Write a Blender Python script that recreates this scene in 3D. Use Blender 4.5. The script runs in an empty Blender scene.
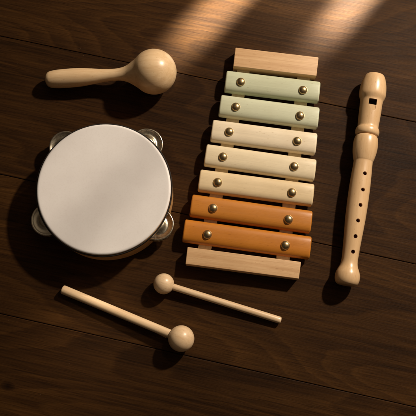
import bpy, bmesh, math, random
from mathutils import Vector, Matrix, noise as mnoise

random.seed(7)
S = 0.0015                       # one unit of the plan (u) in metres
SC = bpy.context.scene
COL = SC.collection
R = math.radians

# ------------------------------------------------------------------ camera
TILT = R(11.5)
DIST = 700.0
CAM = Vector((0.0, -DIST*math.sin(TILT), DIST*math.cos(TILT)))
cam_d = bpy.data.cameras.new('camera')
cam_d.sensor_width = 36.0
cam_d.lens = 36.0*DIST/416.0
cam_d.clip_start = 0.01
cam_d.clip_end = 50
cam = bpy.data.objects.new('camera', cam_d)
COL.objects.link(cam)
cam.location = CAM*S
cam.rotation_euler = (TILT, 0, 0)
SC.camera = cam
FW = Vector((0, math.sin(TILT), -math.cos(TILT)))
UP = Vector((0, math.cos(TILT), math.sin(TILT)))
RT = Vector((1, 0, 0))


def at(x, y, z=0.0):
    """the point of the table at height z (in u) seen at plan position x, y"""
    d = FW*DIST + RT*(x-208.0) - UP*(y-208.0)
    t = (z-CAM.z)/d.z
    p = CAM + d*t
    return Vector((p.x, p.y, z))


# ------------------------------------------------------------------ objects
def tag(o, label=None, cat=None, group=None, kind=None):
    if label: o['label'] = label
    if cat: o['category'] = cat
    if group: o['group'] = group
    if kind: o['kind'] = kind
    return o


def empty(name, loc, rz=0.0):
    o = bpy.data.objects.new(name, None)
    o.empty_display_size = 0.02
    o.location = Vector(loc)*S
    o.rotation_euler = (0, 0, rz)
    COL.objects.link(o)
    return o


def link(name, me, m, parent=None, mat4=None):
    o = bpy.data.objects.new(name, me)
    COL.objects.link(o)
    if m is not None and not me.materials:
        me.materials.append(m)
    if parent is not None:
        o.parent = parent
    if mat4 is not None:
        o.matrix_local = mat4
    return o


def from_bm(name, bm, m, parent=None, mat4=None, smooth=True, angle=35):
    me = bpy.data.meshes.new(name)
    bmesh.ops.scale(bm, vec=(S, S, S), verts=bm.verts)
    bmesh.ops.recalc_face_normals(bm, faces=bm.faces)
    bm.to_mesh(me)
    bm.free()
    if smooth:
        me.shade_smooth()
        me.set_sharp_from_angle(angle=R(angle))
    return link(name, me, m, parent, mat4)


def frame(origin, axis, up=Vector((0, 0, 1)), base=None):
    """matrix whose X runs along axis and whose Z is as near up as it can be, relative to base (u)"""
    x = Vector(axis).normalized()
    y = up.cross(x).normalized()
    z = x.cross(y)
    o = Vector(origin) - (Vector(base) if base is not None else Vector((0, 0, 0)))
    m = Matrix((x, y, z)).transposed().to_4x4()
    m.translation = o*S
    return m


def smooth_profile(pts, step=0.8):
    """Catmull-Rom through (x, r) knots, resampled; a knot given twice is a hard corner"""
    out = []
    n = len(pts)
    for i in range(n-1):
        p1, p2 = Vector(pts[i]), Vector(pts[i+1])
        if (p2-p1).length < 1e-6:
            continue
        p0 = Vector(pts[i-1]) if i > 0 else p1
        p3 = Vector(pts[i+2]) if i+2 < n else p2
        k = max(2, int((p2-p1).length/step))
        for j in range(k):
            t = j/k
            a = 2*p1 + (p2-p0)*t + (2*p0-5*p1+4*p2-p3)*t*t + (3*p1-p0-3*p2+p3)*t**3
            out.append((a.x*0.5, max(a.y*0.5, 0.0)))
    out.append(tuple(pts[-1]))
    return out


def lathe_bm(prof, seg=72):
    bm = bmesh.new()
    rings = []
    for x, r in prof:
        if r < 1e-4:
            rings.append([bm.verts.new((x, 0, 0))])
        else:
            rings.append([bm.verts.new((x, r*math.cos(2*math.pi*k/seg), r*math.sin(2*math.pi*k/seg))) for k in range(seg)])
    for a, b in zip(rings, rings[1:]):
        if len(a) == 1 and len(b) == 1:
            continue
        for k in range(seg):
            k2 = (k+1) % seg
            if len(a) == 1:
                bm.faces.new((a[0], b[k2], b[k]))
            elif len(b) == 1:
                bm.faces.new((a[k], a[k2], b[0]))
            else:
                bm.faces.new((a[k], a[k2], b[k2], b[k]))
    return bm


def lathe(name, prof, m, parent, mat4, full=None, seg=72):
    """solid of revolution about local X. full: the whole profile it was cut from, so that shading runs on over the joint"""
    bm = lathe_bm(prof, seg)
    co = [v.co.copy() for v in bm.verts]
    o = from_bm(name, bm, m, parent, mat4, angle=50)
    for p in o.data.polygons:      # an open end can turn the whole surface inside out
        c = p.center
        if p.normal.y*c.y + p.normal.z*c.z < 0 and abs(p.normal.x) < .7:
            o.data.flip_normals()
            break
    if full:
        nrm = []
        for c in co:
            r = math.hypot(c.y, c.z)
            i = min(range(len(full)), key=lambda q: (full[q][0]-c.x)**2 + (full[q][1]-r)**2)
            a, b = full[max(i-1, 0)], full[min(i+1, len(full)-1)]
            tx, tr = b[0]-a[0], b[1]-a[1]
            L = math.hypot(tx, tr) or 1
            nx, nr = -tr/L, tx/L
            if r < 1e-4:
                nrm.append((nx if abs(nx) > .5 else 1, 0, 0))
            else:
                nrm.append((nx, nr*c.y/r, nr*c.z/r))
        o.data.normals_split_custom_set_from_vertices(nrm)
    return o


# ------------------------------------------------------------------ materials
class NT:
    def __init__(self, name):
        self.m = bpy.data.materials.new(name)
        self.m.use_nodes = True
        self.t = self.m.node_tree
        self.t.nodes.clear()
        self.out = self.t.nodes.new('ShaderNodeOutputMaterial')
        self.b = self.t.nodes.new('ShaderNodeBsdfPrincipled')
        self.t.links.new(self.b.outputs[0], self.out.inputs[0])

    def n(self, kind, **kw):
        nd = self.t.nodes.new(kind)
        for k, v in kw.items():
            setattr(nd, k, v)
        return nd

    def l(self, a, b):
        self.t.links.new(a, b)

    def setv(self, nd, **kw):
        for k, v in kw.items():
            nd.inputs[k.replace('_', ' ')].default_value = v

    def val(self, sock, v):
        if hasattr(v, 'is_output'):
            self.l(v, sock)
        else:
            sock.default_value = v

    def math(self, op, a, b=0.0, c=None):
        nd = self.n('ShaderNodeMath', operation=op)
        self.val(nd.inputs[0], a)
        self.val(nd.inputs[1], b)
        if c is not None:
            self.val(nd.inputs[2], c)
        return nd.outputs[0]

    def coords(self, kind='Object', scale=(1, 1, 1), add=None):
        tc = self.n('ShaderNodeTexCoord')
        v = tc.outputs[kind]
        if add is not None:
            a = self.n('ShaderNodeVectorMath', operation='ADD')
            self.l(v, a.inputs[0])
            self.l(add, a.inputs[1])
            v = a.outputs[0]
        mp = self.n('ShaderNodeVectorMath', operation='MULTIPLY')
        self.l(v, mp.inputs[0])
        mp.inputs[1].default_value = tuple(s/S for s in scale)
        return mp.outputs[0]

    def noise(self, vec, detail=3.0, rough=0.5, dist=0.0, scale=1.0):
        nd = self.n('ShaderNodeTexNoise')
        self.l(vec, nd.inputs['Vector'])
        nd.inputs['Scale'].default_value = scale
        nd.inputs['Detail'].default_value = detail
        nd.inputs['Roughness'].default_value = rough
        nd.inputs['Distortion'].default_value = dist
        return nd.outputs[0]

    def ramp(self, fac, stops):
        nd = self.n('ShaderNodeValToRGB')
        while len(nd.color_ramp.elements) < len(stops):
            nd.color_ramp.elements.new(0.5)
        for e, (p, c) in zip(nd.color_ramp.elements, stops):
            e.position = p
            e.color = (c[0], c[1], c[2], 1) if hasattr(c, '__len__') else (c, c, c, 1)
        self.l(fac, nd.inputs[0])
        return nd.outputs[0]

    def mix(self, kind, fac, a, b):
        nd = self.n('ShaderNodeMix', data_type='RGBA', blend_type=kind)
        self.val(nd.inputs[0], fac)
        self.val(nd.inputs[6], a if hasattr(a, 'is_output') else (*a, 1))
        self.val(nd.inputs[7], b if hasattr(b, 'is_output') else (*b, 1))
        return nd.outputs[2]

    def bump(self, h, strength, dist):
        nd = self.n('ShaderNodeBump')
        nd.inputs['Strength'].default_value = strength
        nd.inputs['Distance'].default_value = dist*S
        self.l(h, nd.inputs['Height'])
        self.l(nd.outputs[0], self.b.inputs['Normal'])
        return nd


def lin(r, g, b):
    f = lambda c: (c/255)/12.92 if c/255 <= .04045 else ((c/255+.055)/1.055)**2.4
    return (f(r), f(g), f(b))


def lacquered_wood(name, light, dark, rough=0.36, grain=(1/60, 1/3.2, 1/3.2), fine=(1/18, 1/.7, 1/.7), amount=0.5, coat=0.25, bump=0.06):
    """turned or sawn pale wood under a thin lacquer, grain along local X"""
    q = NT(name)
    info = q.n('ShaderNodeObjectInfo')
    off = q.n('ShaderNodeVectorMath', operation='SCALE')
    cmb = q.n('ShaderNodeCombineXYZ')
    q.l(info.outputs['Random'], cmb.inputs[0]); q.l(info.outputs['Random'], cmb.inputs[1]); q.l(info.outputs['Random'], cmb.inputs[2])
    q.l(cmb.outputs[0], off.inputs[0]); off.inputs['Scale'].default_value = 3.0
    a = q.noise(q.coords(scale=grain, add=off.outputs[0]), 4, .55, .6)
    f = q.noise(q.coords(scale=fine, add=off.outputs[0]), 3, .6)
    blotch = q.noise(q.coords(scale=(1/30, 1/22, 1/22), add=off.outputs[0]), 2, .5)
    s = q.math('MULTIPLY_ADD', a, .62, q.math('MULTIPLY_ADD', f, .38, 0.0))
    k = q.ramp(s, [(0.34, 0.0), (0.66, 1.0)])
    c = q.mix('MIX', k, dark, light)
    c = q.mix('MIX', amount, light, c)
    c = q.mix('MULTIPLY', .5, c, q.ramp(blotch, [(.3, (.84, .8, .74)), (.65, (1, 1, 1))]))
    pr = q.noise(q.coords(scale=(1/4.5, 1/.8, 1/.8), add=off.outputs[0]), 2, .5)
    c = q.mix('MULTIPLY', .55, c, q.ramp(pr, [(.26, (.66, .56, .45)), (.34, (1, 1, 1))]))
    q.l(c, q.b.inputs['Base Color'])
    rr = q.math('MULTIPLY_ADD', q.noise(q.coords(scale=(1/8, 1/3, 1/3)), 4, .6), .22, rough-.11)
    q.l(rr, q.b.inputs['Roughness'])
    q.setv(q.b, Coat_Weight=coat, Coat_Roughness=.22)
    q.bump(f, bump, .5)
    return q.m


M_CREAM = lacquered_wood('cream_lacquered_wood', lin(236, 206, 164), lin(206, 166, 118), amount=.58)
M_MALLET = lacquered_wood('mallet_beech', lin(238, 210, 172), lin(212, 174, 130), amount=.65, rough=.4)
M_RECORDER = lacquered_wood('recorder_maple', lin(229, 194, 149), lin(206, 165, 118), amount=.55, rough=.34, coat=.35)
M_RAW = lacquered_wood('bare_cut_wood', lin(214, 180, 134), lin(196, 158, 112), amount=.5, rough=.75, coat=0)
M_BLOCK = lacquered_wood('maple_block', lin(226, 188, 142), lin(196, 152, 106), amount=.8, rough=.48, coat=.05, grain=(1/90, 1/3, 1/5), bump=.15)
M_RAIL = lacquered_wood('pale_rail_wood', lin(222, 206, 172), lin(196, 174, 136), amount=.7, rough=.5, coat=.0)
M_SHELL = lacquered_wood('tambourine_ply', lin(216, 170, 114), lin(188, 138, 86), amount=.8, rough=.42)


def painted(name, col, rough=.4):
    return lacquered_wood(name, lin(*col), tuple(c*.8 for c in lin(*col)), amount=.5, rough=rough, coat=.12, grain=(1/90, 1/3, 1/3), bump=.12)


M_BARS = [painted('sage_green_paint', (202, 207, 177)), painted('pale_green_paint', (209, 212, 183)),
          painted('ivory_paint', (242, 227, 198)), painted('cream_paint', (240, 224, 190)), painted('butter_paint', (236, 213, 172)),
          painted('ochre_orange_paint', (200, 128, 46)), painted('orange_paint', (199, 125, 40))]


def metal(name, col, rough, scratch=.12):
    q = NT(name)
    n = q.noise(q.coords(scale=(1/2.2, 1/2.2, 1/2.2)), 4, .6)
    c = q.mix('MULTIPLY', .6, lin(*col), q.ramp(n, [(.3, (.6, .55, .48)), (.65, (1, 1, 1))]))
    q.l(c, q.b.inputs['Base Color'])
    q.setv(q.b, Metallic=1.0)
    q.l(q.math('MULTIPLY_ADD', n, scratch*2, rough-scratch), q.b.inputs['Roughness'])
    q.bump(n, .08, .3)
    return q.m


M_BRASS = metal('aged_brass', (190, 168, 128), .36)
M_JINGLE = metal('jingle_tin', (218, 209, 190), .26)
M_PIN = metal('steel_pin', (150, 145, 135), .35)


def plain(name, col, rough=.6):
    q = NT(name)
    n = q.noise(q.coords(scale=(1/4, 1/4, 1/4)), 4, .6)
    c = q.mix('MULTIPLY', .5, lin(*col), q.ramp(n, [(.3, (.75, .75, .75)), (.7, (1, 1, 1))]))
    q.l(c, q.b.inputs['Base Color'])
    q.setv(q.b, Roughness=rough)
    return q.m


M_BLACK = plain('black_edge_band', (24, 18, 14), .5)
M_BORE = plain('dark_brown_bore', (104, 48, 28), .6)
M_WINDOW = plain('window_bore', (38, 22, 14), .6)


def skin_mat():
    q = NT('drum_skin')
    n = q.noise(q.coords(scale=(1/26, 1/26, 1/26)), 5, .55)
    f = q.noise(q.coords(scale=(1/1.6, 1/1.6, 1/1.6)), 4, .65)
    c = q.mix('MIX', q.ramp(n, [(.32, 0), (.7, 1)]), lin(219, 214, 211), lin(224, 220, 217))
    c = q.mix('MULTIPLY', .5, c, q.ramp(f, [(.28, (.9, .89, .87)), (.5, (1, 1, 1))]))
    q.l(c, q.b.inputs['Base Color'])
    q.l(q.math('MULTIPLY_ADD', n, .2, .42), q.b.inputs['Roughness'])
    q.bump(f, .05, .5)
    return q.m


M_SKIN = skin_mat()


def floor_mat(knot):
    q = NT('walnut_boards')
    at_ = q.n('ShaderNodeAttribute', attribute_name='plank')
    cmb = q.n('ShaderNodeCombineXYZ')
    q.l(q.math('MULTIPLY', at_.outputs['Fac'], 3.17), cmb.inputs[0])
    q.l(q.math('MULTIPLY', at_.outputs['Fac'], 1.31), cmb.inputs[1])
    q.l(q.math('MULTIPLY', at_.outputs['Fac'], 2.71), cmb.inputs[2])
    P = cmb.outputs[0]
    c0 = lambda s: q.coords(scale=s, add=P)
    wob = q.noise(c0((1/60, 1/18, 1)), 3, .55)
    broad = q.noise(c0((1/420, 1/80, 1)), 1.2, .4)
    # growth rings: contour lines of a slow field, drawn out along the board
    fld = q.math('MULTIPLY_ADD', wob, .035, broad)
    ph = q.math('MULTIPLY', fld, 19.0)
    fr = q.math('FRACT', ph)
    ring = q.ramp(fr, [(0.0, .9), (0.12, .2), (.55, .42), (.9, .75), (1.0, .9)])
    fib = q.noise(c0((1/70, 1/2.0, 1)), 5, .62, .2)
    pore = q.noise(c0((1/15, 1/.7, 1)), 3, .6)
    pore2 = q.noise(c0((1/30, 1/1.2, 1)), 2, .5)
    tone = q.noise(c0((1/300, 1/40, 1)), 2, .5)
    v = q.math('MULTIPLY_ADD', ring, .17, q.math('MULTIPLY_ADD', fib, .48, q.math('MULTIPLY', tone, .5)))
    col = q.ramp(v, [(.35, lin(31, 17, 5)), (.50, lin(48, 28, 9)), (.64, lin(63, 39, 14)), (.82, lin(82, 53, 22))])
    dark = q.ramp(q.math('MULTIPLY', pore2, pore), [(.15, (.5, .46, .42)), (.22, (1, 1, 1))])
    col = q.mix('MULTIPLY', .7, col, dark)
    # a small dark knot
    kx, ky = knot
    sub = q.n('ShaderNodeVectorMath', operation='SUBTRACT')
    q.l(q.n('ShaderNodeTexCoord').outputs['Object'], sub.inputs[0])
    sub.inputs[1].default_value = (kx*S, ky*S, 0)
    sc = q.n('ShaderNodeVectorMath', operation='MULTIPLY')
    q.l(sub.outputs[0], sc.inputs[0])
    sc.inputs[1].default_value = (1/(13*S), 1/(9*S), 0)
    ln = q.n('ShaderNodeVectorMath', operation='LENGTH')
    q.l(sc.outputs[0], ln.inputs[0])
    kd_ = q.math('MULTIPLY_ADD', wob, .8, ln.outputs['Value'])
    col = q.mix('MULTIPLY', 1.0, col, q.ramp(kd_, [(.55, (.3, .26, .22)), (1.0, (.8, .78, .76)), (1.0, (1, 1, 1))]))
    # board-to-board tone
    wn = q.n('ShaderNodeTexWhiteNoise', noise_dimensions='1D')
    q.l(at_.outputs['Fac'], wn.inputs['W'])
    col = q.mix('MULTIPLY', 1.0, col, q.ramp(wn.outputs['Value'], [(0, (.84, .84, .86)), (1, (1.0, 1.0, 1.0))]))
    q.l(col, q.b.inputs['Base Color'])
    dust = q.noise(q.coords(scale=(1/2.4, 1/2.4, 1)), 2, .5)
    col = q.mix('MIX', q.math('MULTIPLY', q.ramp(dust, [(.75, 0), (.80, 1)]), .35), col, lin(120, 98, 76))
    q.l(col, q.b.inputs['Base Color'])
    smear = q.noise(q.coords(scale=(1/60, 1/60, 1)), 4, .6)
    rg = q.math('MULTIPLY_ADD', pore, .2, q.math('MULTIPLY_ADD', smear, .16, .40))
    q.l(rg, q.b.inputs['Roughness'])
    q.setv(q.b, Specular_IOR_Level=.09)
    h = q.math('MULTIPLY_ADD', pore, .7, q.math('MULTIPLY_ADD', fib, .6, q.math('MULTIPLY', ring, -.15)))
    q.bump(h, .24, .9)
    return q.m


# ------------------------------------------------------------------ the floor
def build_floor():
    a, b = at(0, 176), at(416, 266)
    ux = (b-a).normalized()
    uy = Vector((-ux.y, ux.x, 0))
    # distances of the seams that show, across the boards
    seams = [at(179, 73).dot(uy), at(36, 182).dot(uy), at(206, 360).dot(uy)]
    seams.sort(reverse=True)
    w = (seams[0]-seams[2])/2
    edges = [seams[0]+w*k for k in range(7, 0, -1)] + seams + [seams[2]-w*k for k in range(1, 8)]
    bm = bmesh.new()
    ids = []
    g, bv, dep = .28, .6, 2.5
    L0, L1 = -1500.0, 1500.0
    for k in range(len(edges)-1):
        t, btm = edges[k]-g, edges[k+1]+g
        prof = [(t, -dep), (t, -bv*.9), (t-.25*bv, -bv*.35), (t-bv, 0), (btm+bv, 0), (btm+.25*bv, -bv*.35), (btm, -bv*.9), (btm, -dep)]
        rows = []
        for L in (L0, L1):
            rows.append([bm.verts.new((L, y, z)) for y, z in prof])
        for j in range(len(prof)-1):
            bm.faces.new((rows[0][j], rows[0][j+1], rows[1][j+1], rows[1][j]))
            ids.append(k*.37+.2)
    # the dark bed under the joints
    vs = [bm.verts.new(p) for p in ((L0, edges[-1], -dep), (L1, edges[-1], -dep), (L1, edges[0], -dep), (L0, edges[0], -dep))]
    bm.faces.new(vs)
    ids.append(0.0)
    bmesh.ops.scale(bm, vec=(S, S, S), verts=bm.verts)
    for f in bm.faces:
        f.normal_update()
        if f.normal.z < -.01:
            f.normal_flip()
    me = bpy.data.meshes.new('floor')
    bm.to_mesh(me)
    bm.free()
    at_ = me.attributes.new('plank', 'FLOAT', 'FACE')
    at_.data.foreach_set('value', ids)
    m4 = Matrix((ux, uy, Vector((0, 0, 1)))).transposed().to_4x4()
    kp = at(8, 386)
    o = link('floor', me, floor_mat((kp.dot(ux), kp.dot(uy))), None, m4)
    tag(o, kind='structure')


build_floor()


# ------------------------------------------------------------------ tambourine
def ring_bm(bm, r0, r1, z0, z1, a0=0.0, a1=2*math.pi, seg=180, bev=0.6):
    """a hoop (or a closed arc of one) with eased edges, about local Z"""
    full = abs(a1-a0-2*math.pi) < 1e-6
    n = max(4, int(seg*(a1-a0)/(2*math.pi)))
    prof = [(r0, z0+bev), (r0+bev, z0), (r1-bev, z0), (r1, z0+bev), (r1, z1-bev), (r1-bev, z1), (r0+bev, z1), (r0, z1-bev)]
    rows = []
    for k in range(n if full else n+1):
        a = a0+(a1-a0)*k/n
        rows.append([bm.verts.new((r*math.cos(a), r*math.sin(a), z)) for r, z in prof])
    m = len(prof)
    for k in range(len(rows) if full else len(rows)-1):
        A, B = rows[k], rows[(k+1) % len(rows)]
        for j in range(m):
            bm.faces.new((A[j], B[j], B[(j+1) % m], A[(j+1) % m]))
    if not full:
        bm.faces.new(rows[0])
        bm.faces.new(list(reversed(rows[-1])))


def zlathe(prof, seg=96):
    bm = lathe_bm(prof, seg)
    bmesh.ops.rotate(bm, cent=(0, 0, 0), matrix=Matrix.Rotation(-math.pi/2, 3, 'Y'), verts=bm.verts)
    return bm


def build_tambourine():
    HT = 35.0
    top = at(103.6, 188.2, HT)
    base = Vector((top.x, top.y, 0))
    rad = (at(171.4, 189, HT)-at(36.0, 189, HT)).length/2
    t = empty('tambourine', base)
    tag(t, 'round wooden tambourine with a smooth white drum skin lying face up', 'tambourine')
    # jingles: plan positions of their pins, at mid height
    zj = 15.5
    spots = []
    for px, py in ((60.5, 141.5), (148.0, 142.3), (47.2, 219.5), (157.0, 224.2)):
        p = at(px, py, zj+2) - base
        a = math.atan2(p.y, p.x)
        rr = min(max(math.hypot(p.x, p.y), rad-9.0), rad-2.2)
        spots.append((a % (2*math.pi), rr))
    spots.sort()
    r1 = rad+.2
    r0 = r1-6.0
    bm = bmesh.new()
    ring_bm(bm, r0, r1, 0.0, 8.6)
    ring_bm(bm, r0, r1, 22.4, HT-3.2)
    half = 17.6/rad
    for i, (a, rr) in enumerate(spots):
        b = spots[(i+1) % 4][0] + (2*math.pi if i == 3 else 0)
        ring_bm(bm, r0+.02, r1-.02, 8.2, 22.8, a+half, b-half, bev=.1)
    from_bm('shell', bm, M_SHELL, t, angle=30)
    # black band that holds the skin
    bm = bmesh.new()
    ring_bm(bm, r1-.3, r1+.8, HT-6.0, HT-2.4, bev=.3)
    from_bm('edge_band', bm, M_BLACK, t, angle=40)
    # skin: flat, rolled over the hoop
    rad -= .5
    prof = [(HT-.25, 0.0)]
    for k in range(1, 30):
        r = (rad-2.4)*k/29
        prof.append((HT-.25+.25*(k/29)**6, r))
    for k in range(1, 9):
        a = k/8*math.pi/2
        prof.append((HT-1.7+1.7*math.cos(a), rad-2.4+2.4*math.sin(a)))
    prof += [(HT-2.6, rad), (HT-2.9, rad-.3), (HT-2.9, rad-1.2)]
    from_bm('drum_skin', zlathe(prof, 160), M_SKIN, t, angle=60)
    # one jingle disc: rolled rim, dished field, raised boss
    R_J = 16.4
    pr = [(3.4, 0.0), (3.4, 1.0)] + smooth_profile([(3.5, 1.5), (4.2, 3.8), (3.3, 6.6), (1.3, 8.6), (.5, 10.2), (.45, 11.4), (1.0, 13.4), (1.75, 15.0), (1.7, 15.9), (1.1, R_J), (.6, R_J-.3)], .45)
    pr += [(.9, 14.8), (.2, 12.2), (.1, 10.4), (.8, 8.4), (2.8, 6.3), (3.7, 3.8), (3.0, 1.2), (3.0, 0)]
    disc = from_bm('jingle', zlathe(pr, 72), M_JINGLE, t, angle=60)
    flip = None
    bm = zlathe([(-6.4, 0), (-6.4, 1.0), (6.4, 1.0), (6.4, 0)], 20)
    pin = from_bm('pin', bm, M_PIN, disc, angle=40)
    for i, (a, rr) in enumerate(spots):
        x, y = rr*math.cos(a), rr*math.sin(a)
        tilt = Matrix.Rotation(R((4, -3, 3, -5)[i]), 4, (math.cos(a+.6), math.sin(a+.6), 0))
        if i == 0:
            d, pn = disc, pin
        else:
            d = disc.copy(); COL.objects.link(d); d.parent = t
            pn = pin.copy(); COL.objects.link(pn); pn.parent = d
        d.matrix_local = Matrix.Translation(Vector((x, y, zj+.6))*S) @ tilt @ Matrix.Rotation(a*1.7, 4, 'Z')
        pn.matrix_local = Matrix.Translation(Vector((0, 0, -.6))*S)
        e = disc.copy(); COL.objects.link(e); e.parent = t
        e.matrix_local = Matrix.Translation(Vector((x, y, zj-1.4))*S) @ tilt.inverted() @ Matrix.Rotation(math.pi, 4, 'X')


build_tambourine()


# ------------------------------------------------------------------ maraca
def arc_ball(cx, r, a0, a1, n):
    return [(cx-r*math.cos(a0+(a1-a0)*k/n), r*math.sin(a0+(a1-a0)*k/n)) for k in range(n+1)]


def build_maraca():
    RB = 22.7
    pb = at(154.0, 71.8, RB)
    pe = at(46.0, 79.9, 9.3)
    ax = pb-pe
    L = ax.length
    base = Vector((pb.x, pb.y, 0))
    t = empty('maraca', base)
    tag(t, 'cream turned wood maraca with a round head lying above the tambourine', 'maraca')
    m4 = frame(pe, ax, base=base)
    k = L/108.0
    hand = smooth_profile([(0, 0), (.25, 3.5), (1.6, 6.4), (4.5, 8.3), (12, 9.3), (22, 9.6), (34, 9.3), (46, 8.1), (57, 6.7), (66, 6.1), (73, 6.3), (79, 8.0), (84.2, 11.6), (88.2, 15.2)], .9)
    hand = [(x*k, r) for x, r in hand]
    a0 = math.asin(min(.99, hand[-1][1]/RB))
    ball = arc_ball(L, RB, a0, math.pi-.001, 56)
    # join: shift the fillet end onto the ball
    dx = ball[0][0]-hand[-1][0]
    hand = [(x + dx*max(0, (x-60*k)/(hand[-1][0]-60*k))**2, r) for x, r in hand]
    full = hand + ball[1:]
    fs = full[:]
    for _ in range(6):   # ease the joint
        i0 = len(hand)-1
        for j in range(i0-5, i0+6):
            fs[j] = tuple((fs[j-1][q]+2*fs[j][q]+fs[j+1][q])/4 for q in (0, 1))
    fs[-1] = (fs[-1][0], 0.0)
    cut = len(hand)-1
    lathe('handle', fs[:cut+1], M_CREAM, t, m4, full=fs)
    lathe('rattle_head', fs[cut:], M_CREAM, t, m4, full=fs)


build_maraca()


# ------------------------------------------------------------------ mallets
def build_mallet(end, head, rb, rs, label):
    pb = at(head[0], head[1], rb)
    pe = at(end[0], end[1], rs)
    ax = pb-pe
    L = ax.length
    base = Vector((pb.x, pb.y, 0))
    t = empty('mallet', base)
    tag(t, label, 'mallet', 'round headed mallets on the boards')
    m4 = frame(pe, ax, base=base)
    st = [(0, 0), (0.05, rs-1.5), (.25, rs-.7), (.8, rs-.15), (1.7, rs*1.0)]
    n = 24
    for k in range(1, n+1):
        u = k/n
        st.append((1.7+(L-rb*.8-1.7)*u, rs*(1.0-.06*u)))
    low = Vector((pb.x, pb.y, pb.z-2.6))
    lathe('stick', st, M_MALLET, t, frame(pe, low-pe, base=base), seg=48)
    aa = math.asin(rs*.9/rb)
    b = [(L-rb*math.cos(aa)+.25, rs*.9-.02)] + arc_ball(L, rb, aa+.06, math.pi, 60)
    b[-1] = (b[-1][0], 0.0)
    lathe('head', b, M_MALLET, t, m4, seg=80)


build_mallet((62.2, 289.2), (181.2, 338.6), 12.4, 4.4, 'larger wooden mallet with thick stick and big round head nearest the bottom edge')
build_mallet((281.0, 320.6), (163.8, 283.8), 10.0, 3.4, 'smaller wooden mallet with thin stick and little round head below the xylophone')


# ------------------------------------------------------------------ xylophone
def bar_bm(L, D, H, re=1.7, p=3.0, H0=2.2):
    """bar along local X: arched top, eased ends and lower edges"""
    bm = bmesh.new()
    hy = D/2
    prof = [(-hy+.5, 0), (-hy+.1, .15), (-hy, .6)]
    n = 28
    for k in range(n+1):
        a = math.pi*(1-k/n)
        c, s_ = math.cos(a), math.sin(a)
        prof.append((hy*math.copysign(abs(c)**(2/p), c), H0+(H-H0)*max(s_, 0)**(2/p)))
    prof += [(hy, .6), (hy-.1, .15), (hy-.5, 0)]
    st = []
    for k in range(7):
        a = R(15*k)
        st.append((-L/2+re-re*math.cos(a), re*(1-math.sin(a))))
    xs = st + [(-L/2+L*q/8, 0) for q in range(1, 8)] + [(-x, d) for x, d in reversed(st)]
    rows = []
    for x, d in xs:
        rows.append([bm.verts.new((x, y*(hy-d)/hy, z*(H-d)/H)) for y, z in prof])
    m = len(prof)
    for A, B in zip(rows, rows[1:]):
        for q in range(m):
            bm.faces.new((A[q], B[q], B[(q+1) % m], A[(q+1) % m]))
    bm.faces.new(rows[0])
    bm.faces.new(list(reversed(rows[-1])))
    return bm


def block_bm(L0, L1, D, H, bev=1.0):
    bm = bmesh.new()
    v = [bm.verts.new(p) for p in ((-L0/2, D/2, 0), (L0/2, D/2, 0), (L1/2, -D/2, 0), (-L1/2, -D/2, 0), (-L0/2, D/2, H), (L0/2, D/2, H), (L1/2, -D/2, H), (-L1/2, -D/2, H))]
    for f in ((0, 1, 2, 3), (7, 6, 5, 4), (0, 4, 5, 1), (1, 5, 6, 2), (2, 6, 7, 3), (3, 7, 4, 0)):
        bm.faces.new([v[i] for i in f])
    bmesh.ops.recalc_face_normals(bm, faces=bm.faces)
    bmesh.ops.bevel(bm, geom=bm.edges[:], offset=bev, segments=3, profile=.6, affect='EDGES', clamp_overlap=True)
    return bm


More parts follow.
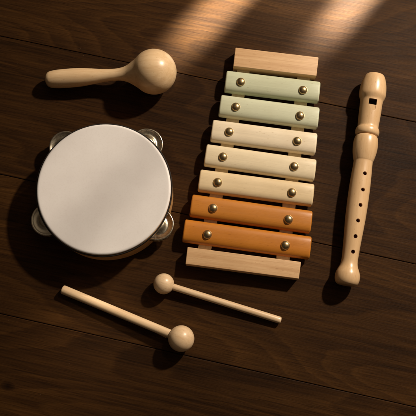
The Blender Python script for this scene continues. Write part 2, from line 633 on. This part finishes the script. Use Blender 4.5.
def build_xylophone():
    ZT, ZB, BH = 14.0, 5.0, 9.0
    # (left, right) middles of each bar's top as seen, bar by bar
    mids = [((225.4, 79.7), (319.9, 91.0)), ((219.8, 104.1), (319.0, 117.0)), ((211.6, 129.2), (316.8, 143.1)),
            ((205.2, 153.8), (315.8, 169.5)), ((199.0, 179.4), (313.8, 194.4)), ((190.8, 204.6), (311.9, 221.5)), ((183.4, 229.8), (311.0, 247.4))]
    screws = [((240.8, 81.5), (303, 90.4)), ((235.8, 106.5), (300, 116.2)), ((229.2, 131.5), (297.3, 140.8)), ((223, 156.5), (294.2, 166.2)),
              ((217.7, 182), (292, 192.3)), ((213, 208), (288.5, 219.2)), ((207.3, 234.6), (285.4, 245.8))]
    mid = (at(*mids[3][0], 0)+at(*mids[3][1], 0))/2
    base = Vector((mid.x, mid.y, 0))
    t = empty('xylophone', base)
    tag(t, 'wooden toy xylophone with seven green, cream and orange bars between the tambourine and recorder', 'xylophone')
    # screw: domed head on a short shank
    RS = 4.4
    pr = [(2.9, 0.0)] + [(2.9*math.cos(a*math.pi/2/14), RS*math.sin(a*math.pi/2/14)) for a in range(1, 14)] + [(.3, RS+.1), (-.3, RS), (-.3, 1.2), (-4, 1.2), (-4, 0)]
    scr = None
    labels = ['sage green bar next to the short end block', 'pale green second bar', 'ivory third bar', 'cream middle bar', 'butter yellow fifth bar', 'orange sixth bar', 'longest orange bar next to the long end block']
    for i, (l, r) in enumerate(mids):
        a, b = at(*l, ZT-1), at(*r, ZT-1)
        ax = b-a
        ax.z = 0
        L = ax.length
        c = (a+b)/2
        c.z = ZB
        m4 = frame(c, ax, base=base)
        o = from_bm('tone_bar', bar_bm(L, 22.6, BH), M_BARS[i], t, m4, angle=40)
        o['label'] = labels[i]
        inv = m4.inverted()
        for k in (0, 1):
            p = at(*screws[i][k], ZT+1.2)-base
            q = inv @ (p*S)
            q.z = (BH+.05)*S
            q.y = max(-1.6*S, min(1.6*S, q.y))
            if scr is None:
                scr = from_bm('screw', zlathe(pr, 40), M_BRASS, o, angle=50)
                s = scr
            else:
                s = scr.copy(); COL.objects.link(s); s.parent = o
            s.matrix_local = Matrix.Translation(q) @ Matrix.Rotation(random.uniform(0, 6), 4, 'Z')
    # end blocks: corners of the top face as seen
    BLK = 13.5
    faces = []
    for (tl, tr, bl, br) in (((235.2, 47.0), (318.4, 57.6), (233.4, 66.6), (316.8, 75.6)), ((187.4, 246.6), (301.0, 262.2), (185.4, 264.3), (299.0, 278.6))):
        p = [at(*q, BLK) for q in (tl, tr, bl, br)]
        lm, rm = (p[0]+p[2])/2, (p[1]+p[3])/2
        ax = rm-lm
        ax.z = 0
        c = (lm+rm)/2
        c.z = 0
        D = ((p[0]+p[1])/2-(p[2]+p[3])/2).length
        m4 = frame(c, ax, base=base)
        o = from_bm('end_block', block_bm((p[1]-p[0]).length, (p[3]-p[2]).length, D, BLK), M_BLOCK, t, m4, angle=30)
        faces.append((c, Vector((ax.x, ax.y, 0)).normalized(), D))
    # rails under the screws, butted against both blocks
    for k in (0, 1):
        a = at(*screws[0][k], ZT+1); b = at(*screws[6][k], ZT+1)
        a.z = b.z = 0
        d = (b-a).normalized()
        def hit(face, sgn):
            c, ax, D = face
            nrm = Vector((-ax.y, ax.x, 0))
            s = (c+nrm*sgn*(D/2-.6)-a).dot(nrm)/d.dot(nrm)
            return a+d*s
        p0, p1 = hit(faces[0], -1), hit(faces[1], 1)
        L = (p1-p0).length
        m4 = frame((p0+p1)/2, d, base=base)
        from_bm('rail', block_bm(L, L, 13.0, ZB+.4, .5), M_RAIL, t, m4, angle=30)


build_xylophone()


# ------------------------------------------------------------------ recorder
def apply_boolean(o, cutters):
    for c in cutters:
        md = o.modifiers.new('cut', 'BOOLEAN')
        md.operation = 'DIFFERENCE'
        md.solver = 'EXACT'
        md.object = c
    bpy.context.view_layer.update()
    dg = bpy.context.evaluated_depsgraph_get()
    me = bpy.data.meshes.new_from_object(o.evaluated_get(dg))
    o.modifiers.clear()
    old = o.data
    name = old.name
    o.data = me
    bpy.data.meshes.remove(old)
    me.name = name
    me.shade_smooth()
    me.set_sharp_from_angle(angle=R(38))
    for c in cutters:
        d = c.data
        bpy.data.objects.remove(c)
        bpy.data.meshes.remove(d)


def build_recorder():
    z0, z1 = 13.4, 11.95
    pt = at(375.0, 75.4, z0)
    pf = at(346.2, 285.2, z1)
    ax = pf-pt
    L = ax.length
    mid = (pt+pf)/2
    base = Vector((mid.x, mid.y, 0))
    t = empty('recorder', base)
    tag(t, 'cream wooden recorder with six finger holes lying at the right', 'recorder')
    twist = Matrix.Rotation(R(-5), 4, 'X')
    m4 = frame(pt, ax, base=base) @ twist
    k = L/214.0
    # (distance from the mouth end, radius), measured along the axis
    headp = [(0, 0), (0, 6.4), (.15, 8.4), (1.0, 9.5), (4, 10.9), (9, 12.3), (14, 13.1), (19, 13.4), (22.5, 13.2), (25.0, 12.3), (27.2, 11.4), (30, 11.15), (38, 11.0), (47, 10.7), (54.5, 10.3),
             (56.2, 10.6), (57.6, 11.4), (60.2, 11.9), (62.6, 11.6), (64.0, 10.7), (64.5, 9.4)]
    bodyp = [(64.5, 9.4), (65.0, 10.2), (66.5, 11.2), (70.5, 12.0), (75.5, 12.2), (81.5, 11.7), (86.5, 10.7), (90.0, 9.7), (90.7, 9.4), (92.5, 9.35), (98, 9.5), (106, 9.9), (118, 10.2), (132, 10.2), (146, 9.9), (160, 9.2), (174, 8.4), (186, 7.9), (192, 8.0),
             (196, 8.9), (199.5, 10.4), (202.5, 11.5), (205.8, 11.95), (208.8, 11.75), (211.2, 11.0), (212.8, 9.9), (213.7, 8.4), (214, 6.5), (214, 0)]
    hp = [(x*k, r) for x, r in smooth_profile(headp, .75)]
    bp = [(x*k, r) for x, r in smooth_profile(bodyp, .75)]
    hp.append((hp[-1][0], 0.0))
    bp = [(bp[0][0], 0.0)] + bp
    head = from_bm('head_joint', lathe_bm(hp, 112), M_RECORDER, t, m4, angle=40)
    body = from_bm('body_joint', lathe_bm(bp, 112), M_RECORDER, t, m4, angle=40)
    mw = t.matrix_world @ m4 if False else Matrix.Translation(base*S) @ m4
    inv = mw.inverted()

    def cutter(bm):
        c = from_bm('cutter', bm, None, None, mw, smooth=False)
        return c

    def prism(pts, y0, y1):
        bm = bmesh.new()
        A = [bm.verts.new((x, y0, z)) for x, z in pts]
        B = [bm.verts.new((x, y1, z)) for x, z in pts]
        n = len(pts)
        bm.faces.new(A); bm.faces.new(list(reversed(B)))
        for j in range(n):
            bm.faces.new((A[j], B[j], B[(j+1) % n], A[(j+1) % n]))
        bmesh.ops.recalc_face_normals(bm, faces=bm.faces)
        return bm
    # air window and the ramp below it
    wq = inv @ (at(373.4, 98.6, 24.0)*S)
    we = inv @ (at(372.6, 104.3, 23.4)*S)
    wx0, wx1 = wq.x/S, we.x/S
    wy = (wq.y+we.y)/2/S
    wz = 11.15
    hw = 3.9
    cut1 = cutter(prism([(wx0, 2.0), (wx0, 20), (wx1, 20), (wx1, 2.0)], wy-hw, wy+hw))
    cut2 = cutter(prism([(wx1-.5, wz-1.2), (wx1-.5, 20), (wx1+9.5, 20), (wx1+9.0, wz+.15)], wy-hw+.35, wy+hw-.35))
    apply_boolean(head, [cut1, cut2])
    head.data.materials.append(M_RAW)
    for p in head.data.polygons:
        c = p.center/S
        if wx1-.6 < c.x < wx1+10 and abs(c.y-wy) < hw and c.z > wz-1.3 and abs(p.normal.y) < .02 and .03 < abs(p.normal.x) < .5:
            p.material_index = 1
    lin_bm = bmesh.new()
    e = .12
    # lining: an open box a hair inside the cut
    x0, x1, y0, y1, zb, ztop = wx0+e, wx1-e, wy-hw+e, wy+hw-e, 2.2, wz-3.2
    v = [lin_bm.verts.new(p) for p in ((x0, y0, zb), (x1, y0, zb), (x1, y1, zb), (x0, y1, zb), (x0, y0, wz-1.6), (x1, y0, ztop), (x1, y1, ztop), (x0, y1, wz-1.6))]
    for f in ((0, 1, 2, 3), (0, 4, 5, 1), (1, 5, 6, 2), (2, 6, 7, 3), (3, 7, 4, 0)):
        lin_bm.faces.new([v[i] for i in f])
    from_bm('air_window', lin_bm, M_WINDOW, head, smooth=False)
    # finger holes
    cuts, cups = [], []
    for hx, hy in ((365.2, 173.3), (363.2, 189.6), (360.7, 204.9), (358.4, 220.4), (356.1, 236.0), (353.8, 251.4)):
        q = inv @ (at(hx, hy, 22.3)*S)/S
        r = 1.95
        bm = bmesh.new()
        bmesh.ops.create_cone(bm, cap_ends=True, segments=32, radius1=r, radius2=r, depth=16)
        bmesh.ops.translate(bm, vec=(q.x, q.y*.8, 10), verts=bm.verts)
        cuts.append(cutter(bm))
        cups.append((q.x, q.y*.8))
    apply_boolean(body, cuts)
    proto = None
    for x, y in cups:
        if proto is None:
            zt = 7.6
            pr = [(4.6, 0.0), (4.6, 1.86), (zt, 1.86), (zt, 1.7), (4.8, 1.7), (4.8, 0)]
            o = proto = from_bm('finger_hole', zlathe(pr, 32), M_BORE, body, angle=40)
        else:
            o = proto.copy(); COL.objects.link(o); o.parent = body
        o.matrix_local = Matrix.Translation(Vector((x, y, 0))*S)


build_recorder()


# ------------------------------------------------------------------ light
w = bpy.data.worlds.new('World')
SC.world = w
w.use_nodes = True
bg = w.node_tree.nodes['Background']
# a dim room, lighter towards the window it is lit from
wt = w.node_tree
tc = wt.nodes.new('ShaderNodeTexCoord')
dt = wt.nodes.new('ShaderNodeVectorMath')
dt.operation = 'DOT_PRODUCT'
wt.links.new(tc.outputs['Generated'], dt.inputs[0])
dt.inputs[1].default_value = Vector((.62, .58, .53)).normalized()
rp = wt.nodes.new('ShaderNodeValToRGB')
rp.color_ramp.elements.new(.5)
for e, (p, c) in zip(rp.color_ramp.elements, ((.0, (.035, .026, .018, 1)), (.55, (.08, .06, .042, 1)), (.97, (.30, .24, .17, 1)))):
    e.position = p
    e.color = c
wt.links.new(dt.outputs['Value'], rp.inputs[0])
wt.links.new(rp.outputs[0], bg.inputs[0])
bg.inputs[1].default_value = 1.0


def aim(o, target):
    o.rotation_euler = (Vector(target)*S-o.location).to_track_quat('-Z', 'Y').to_euler()


KEY_W = 155.0
kd = bpy.data.lights.new('key_lamp', 'SPOT')
kd.energy = KEY_W
kd.color = (1.0, .85, .69)
kd.shadow_soft_size = 30*S
kd.spot_size = R(50)
kd.spot_blend = .6
key = bpy.data.objects.new('key_lamp', kd)
COL.objects.link(key)
key.location = Vector((455, 425, 535))*S*1.55
aim(key, (10, 10, 0))


def beam(name, foot, toward, elev, dist, wid, hgt, spread, power, col=(1.0, .82, .62)):
    """a narrow lamp beam that lands on the boards at foot, coming from the side 'toward' (degrees) and elev above the floor"""
    d = bpy.data.lights.new(name, 'AREA')
    d.shape = 'RECTANGLE'
    d.size = wid*S
    d.size_y = hgt*S
    d.spread = R(spread)
    d.energy = power
    d.color = col
    o = bpy.data.objects.new(name, d)
    COL.objects.link(o)
    f = at(*foot)
    o.location = (f+Vector((math.cos(R(toward))*math.cos(R(elev)), math.sin(R(toward))*math.cos(R(elev)), math.sin(R(elev))))*dist)*S
    aim(o, f)


WARM = (1.0, .95, .82)
WARM2 = (1.0, .86, .70)
beam('beam_lamp', (236, -8), 46, 24, 520, 34, 58, 3.0, .36, WARM)
beam('beam_lamp', (200, 28), 46, 24, 520, 26, 46, 4.5, .13, WARM)
beam('beam_lamp', (366, -12), 50, 24, 520, 30, 48, 3.2, .26, WARM)
beam('beam_lamp', (336, 20), 50, 24, 520, 26, 36, 4, .09, WARM)
beam('beam_lamp', (300, -40), 50, 24, 520, 150, 34, 9, .16, WARM)
sd = bpy.data.lights.new('added_glow', 'SPOT')  # soft spot added to brighten the boards at lower left
sd.energy = 13.0
sd.color = (1.0, .84, .62)
sd.shadow_soft_size = 40*S
sd.spot_size = R(12)
sd.spot_blend = 1.0
so = bpy.data.objects.new('added_glow', sd)
COL.objects.link(so)
gf = at(90, 352)
so.location = (gf+Vector((.42, .45, .79))*560)*S
aim(so, gf)
# two faint lamps added over the drum, a darker stripe left between them
beam('beam_lamp', (74, 168, 32), 47, 26, 560, 52, 74, 4, .010, WARM2)
beam('beam_lamp', (146, 230, 32), 47, 26, 560, 56, 70, 4, .010, WARM2)

# ------------------------------------------------------------------ render
SC.view_settings.view_transform = 'Standard'
SC.view_settings.look = 'None'
SC.view_settings.exposure = 0
SC.view_settings.gamma = 1
SC.view_settings.use_curve_mapping = False
SC.cycles.use_denoising = True
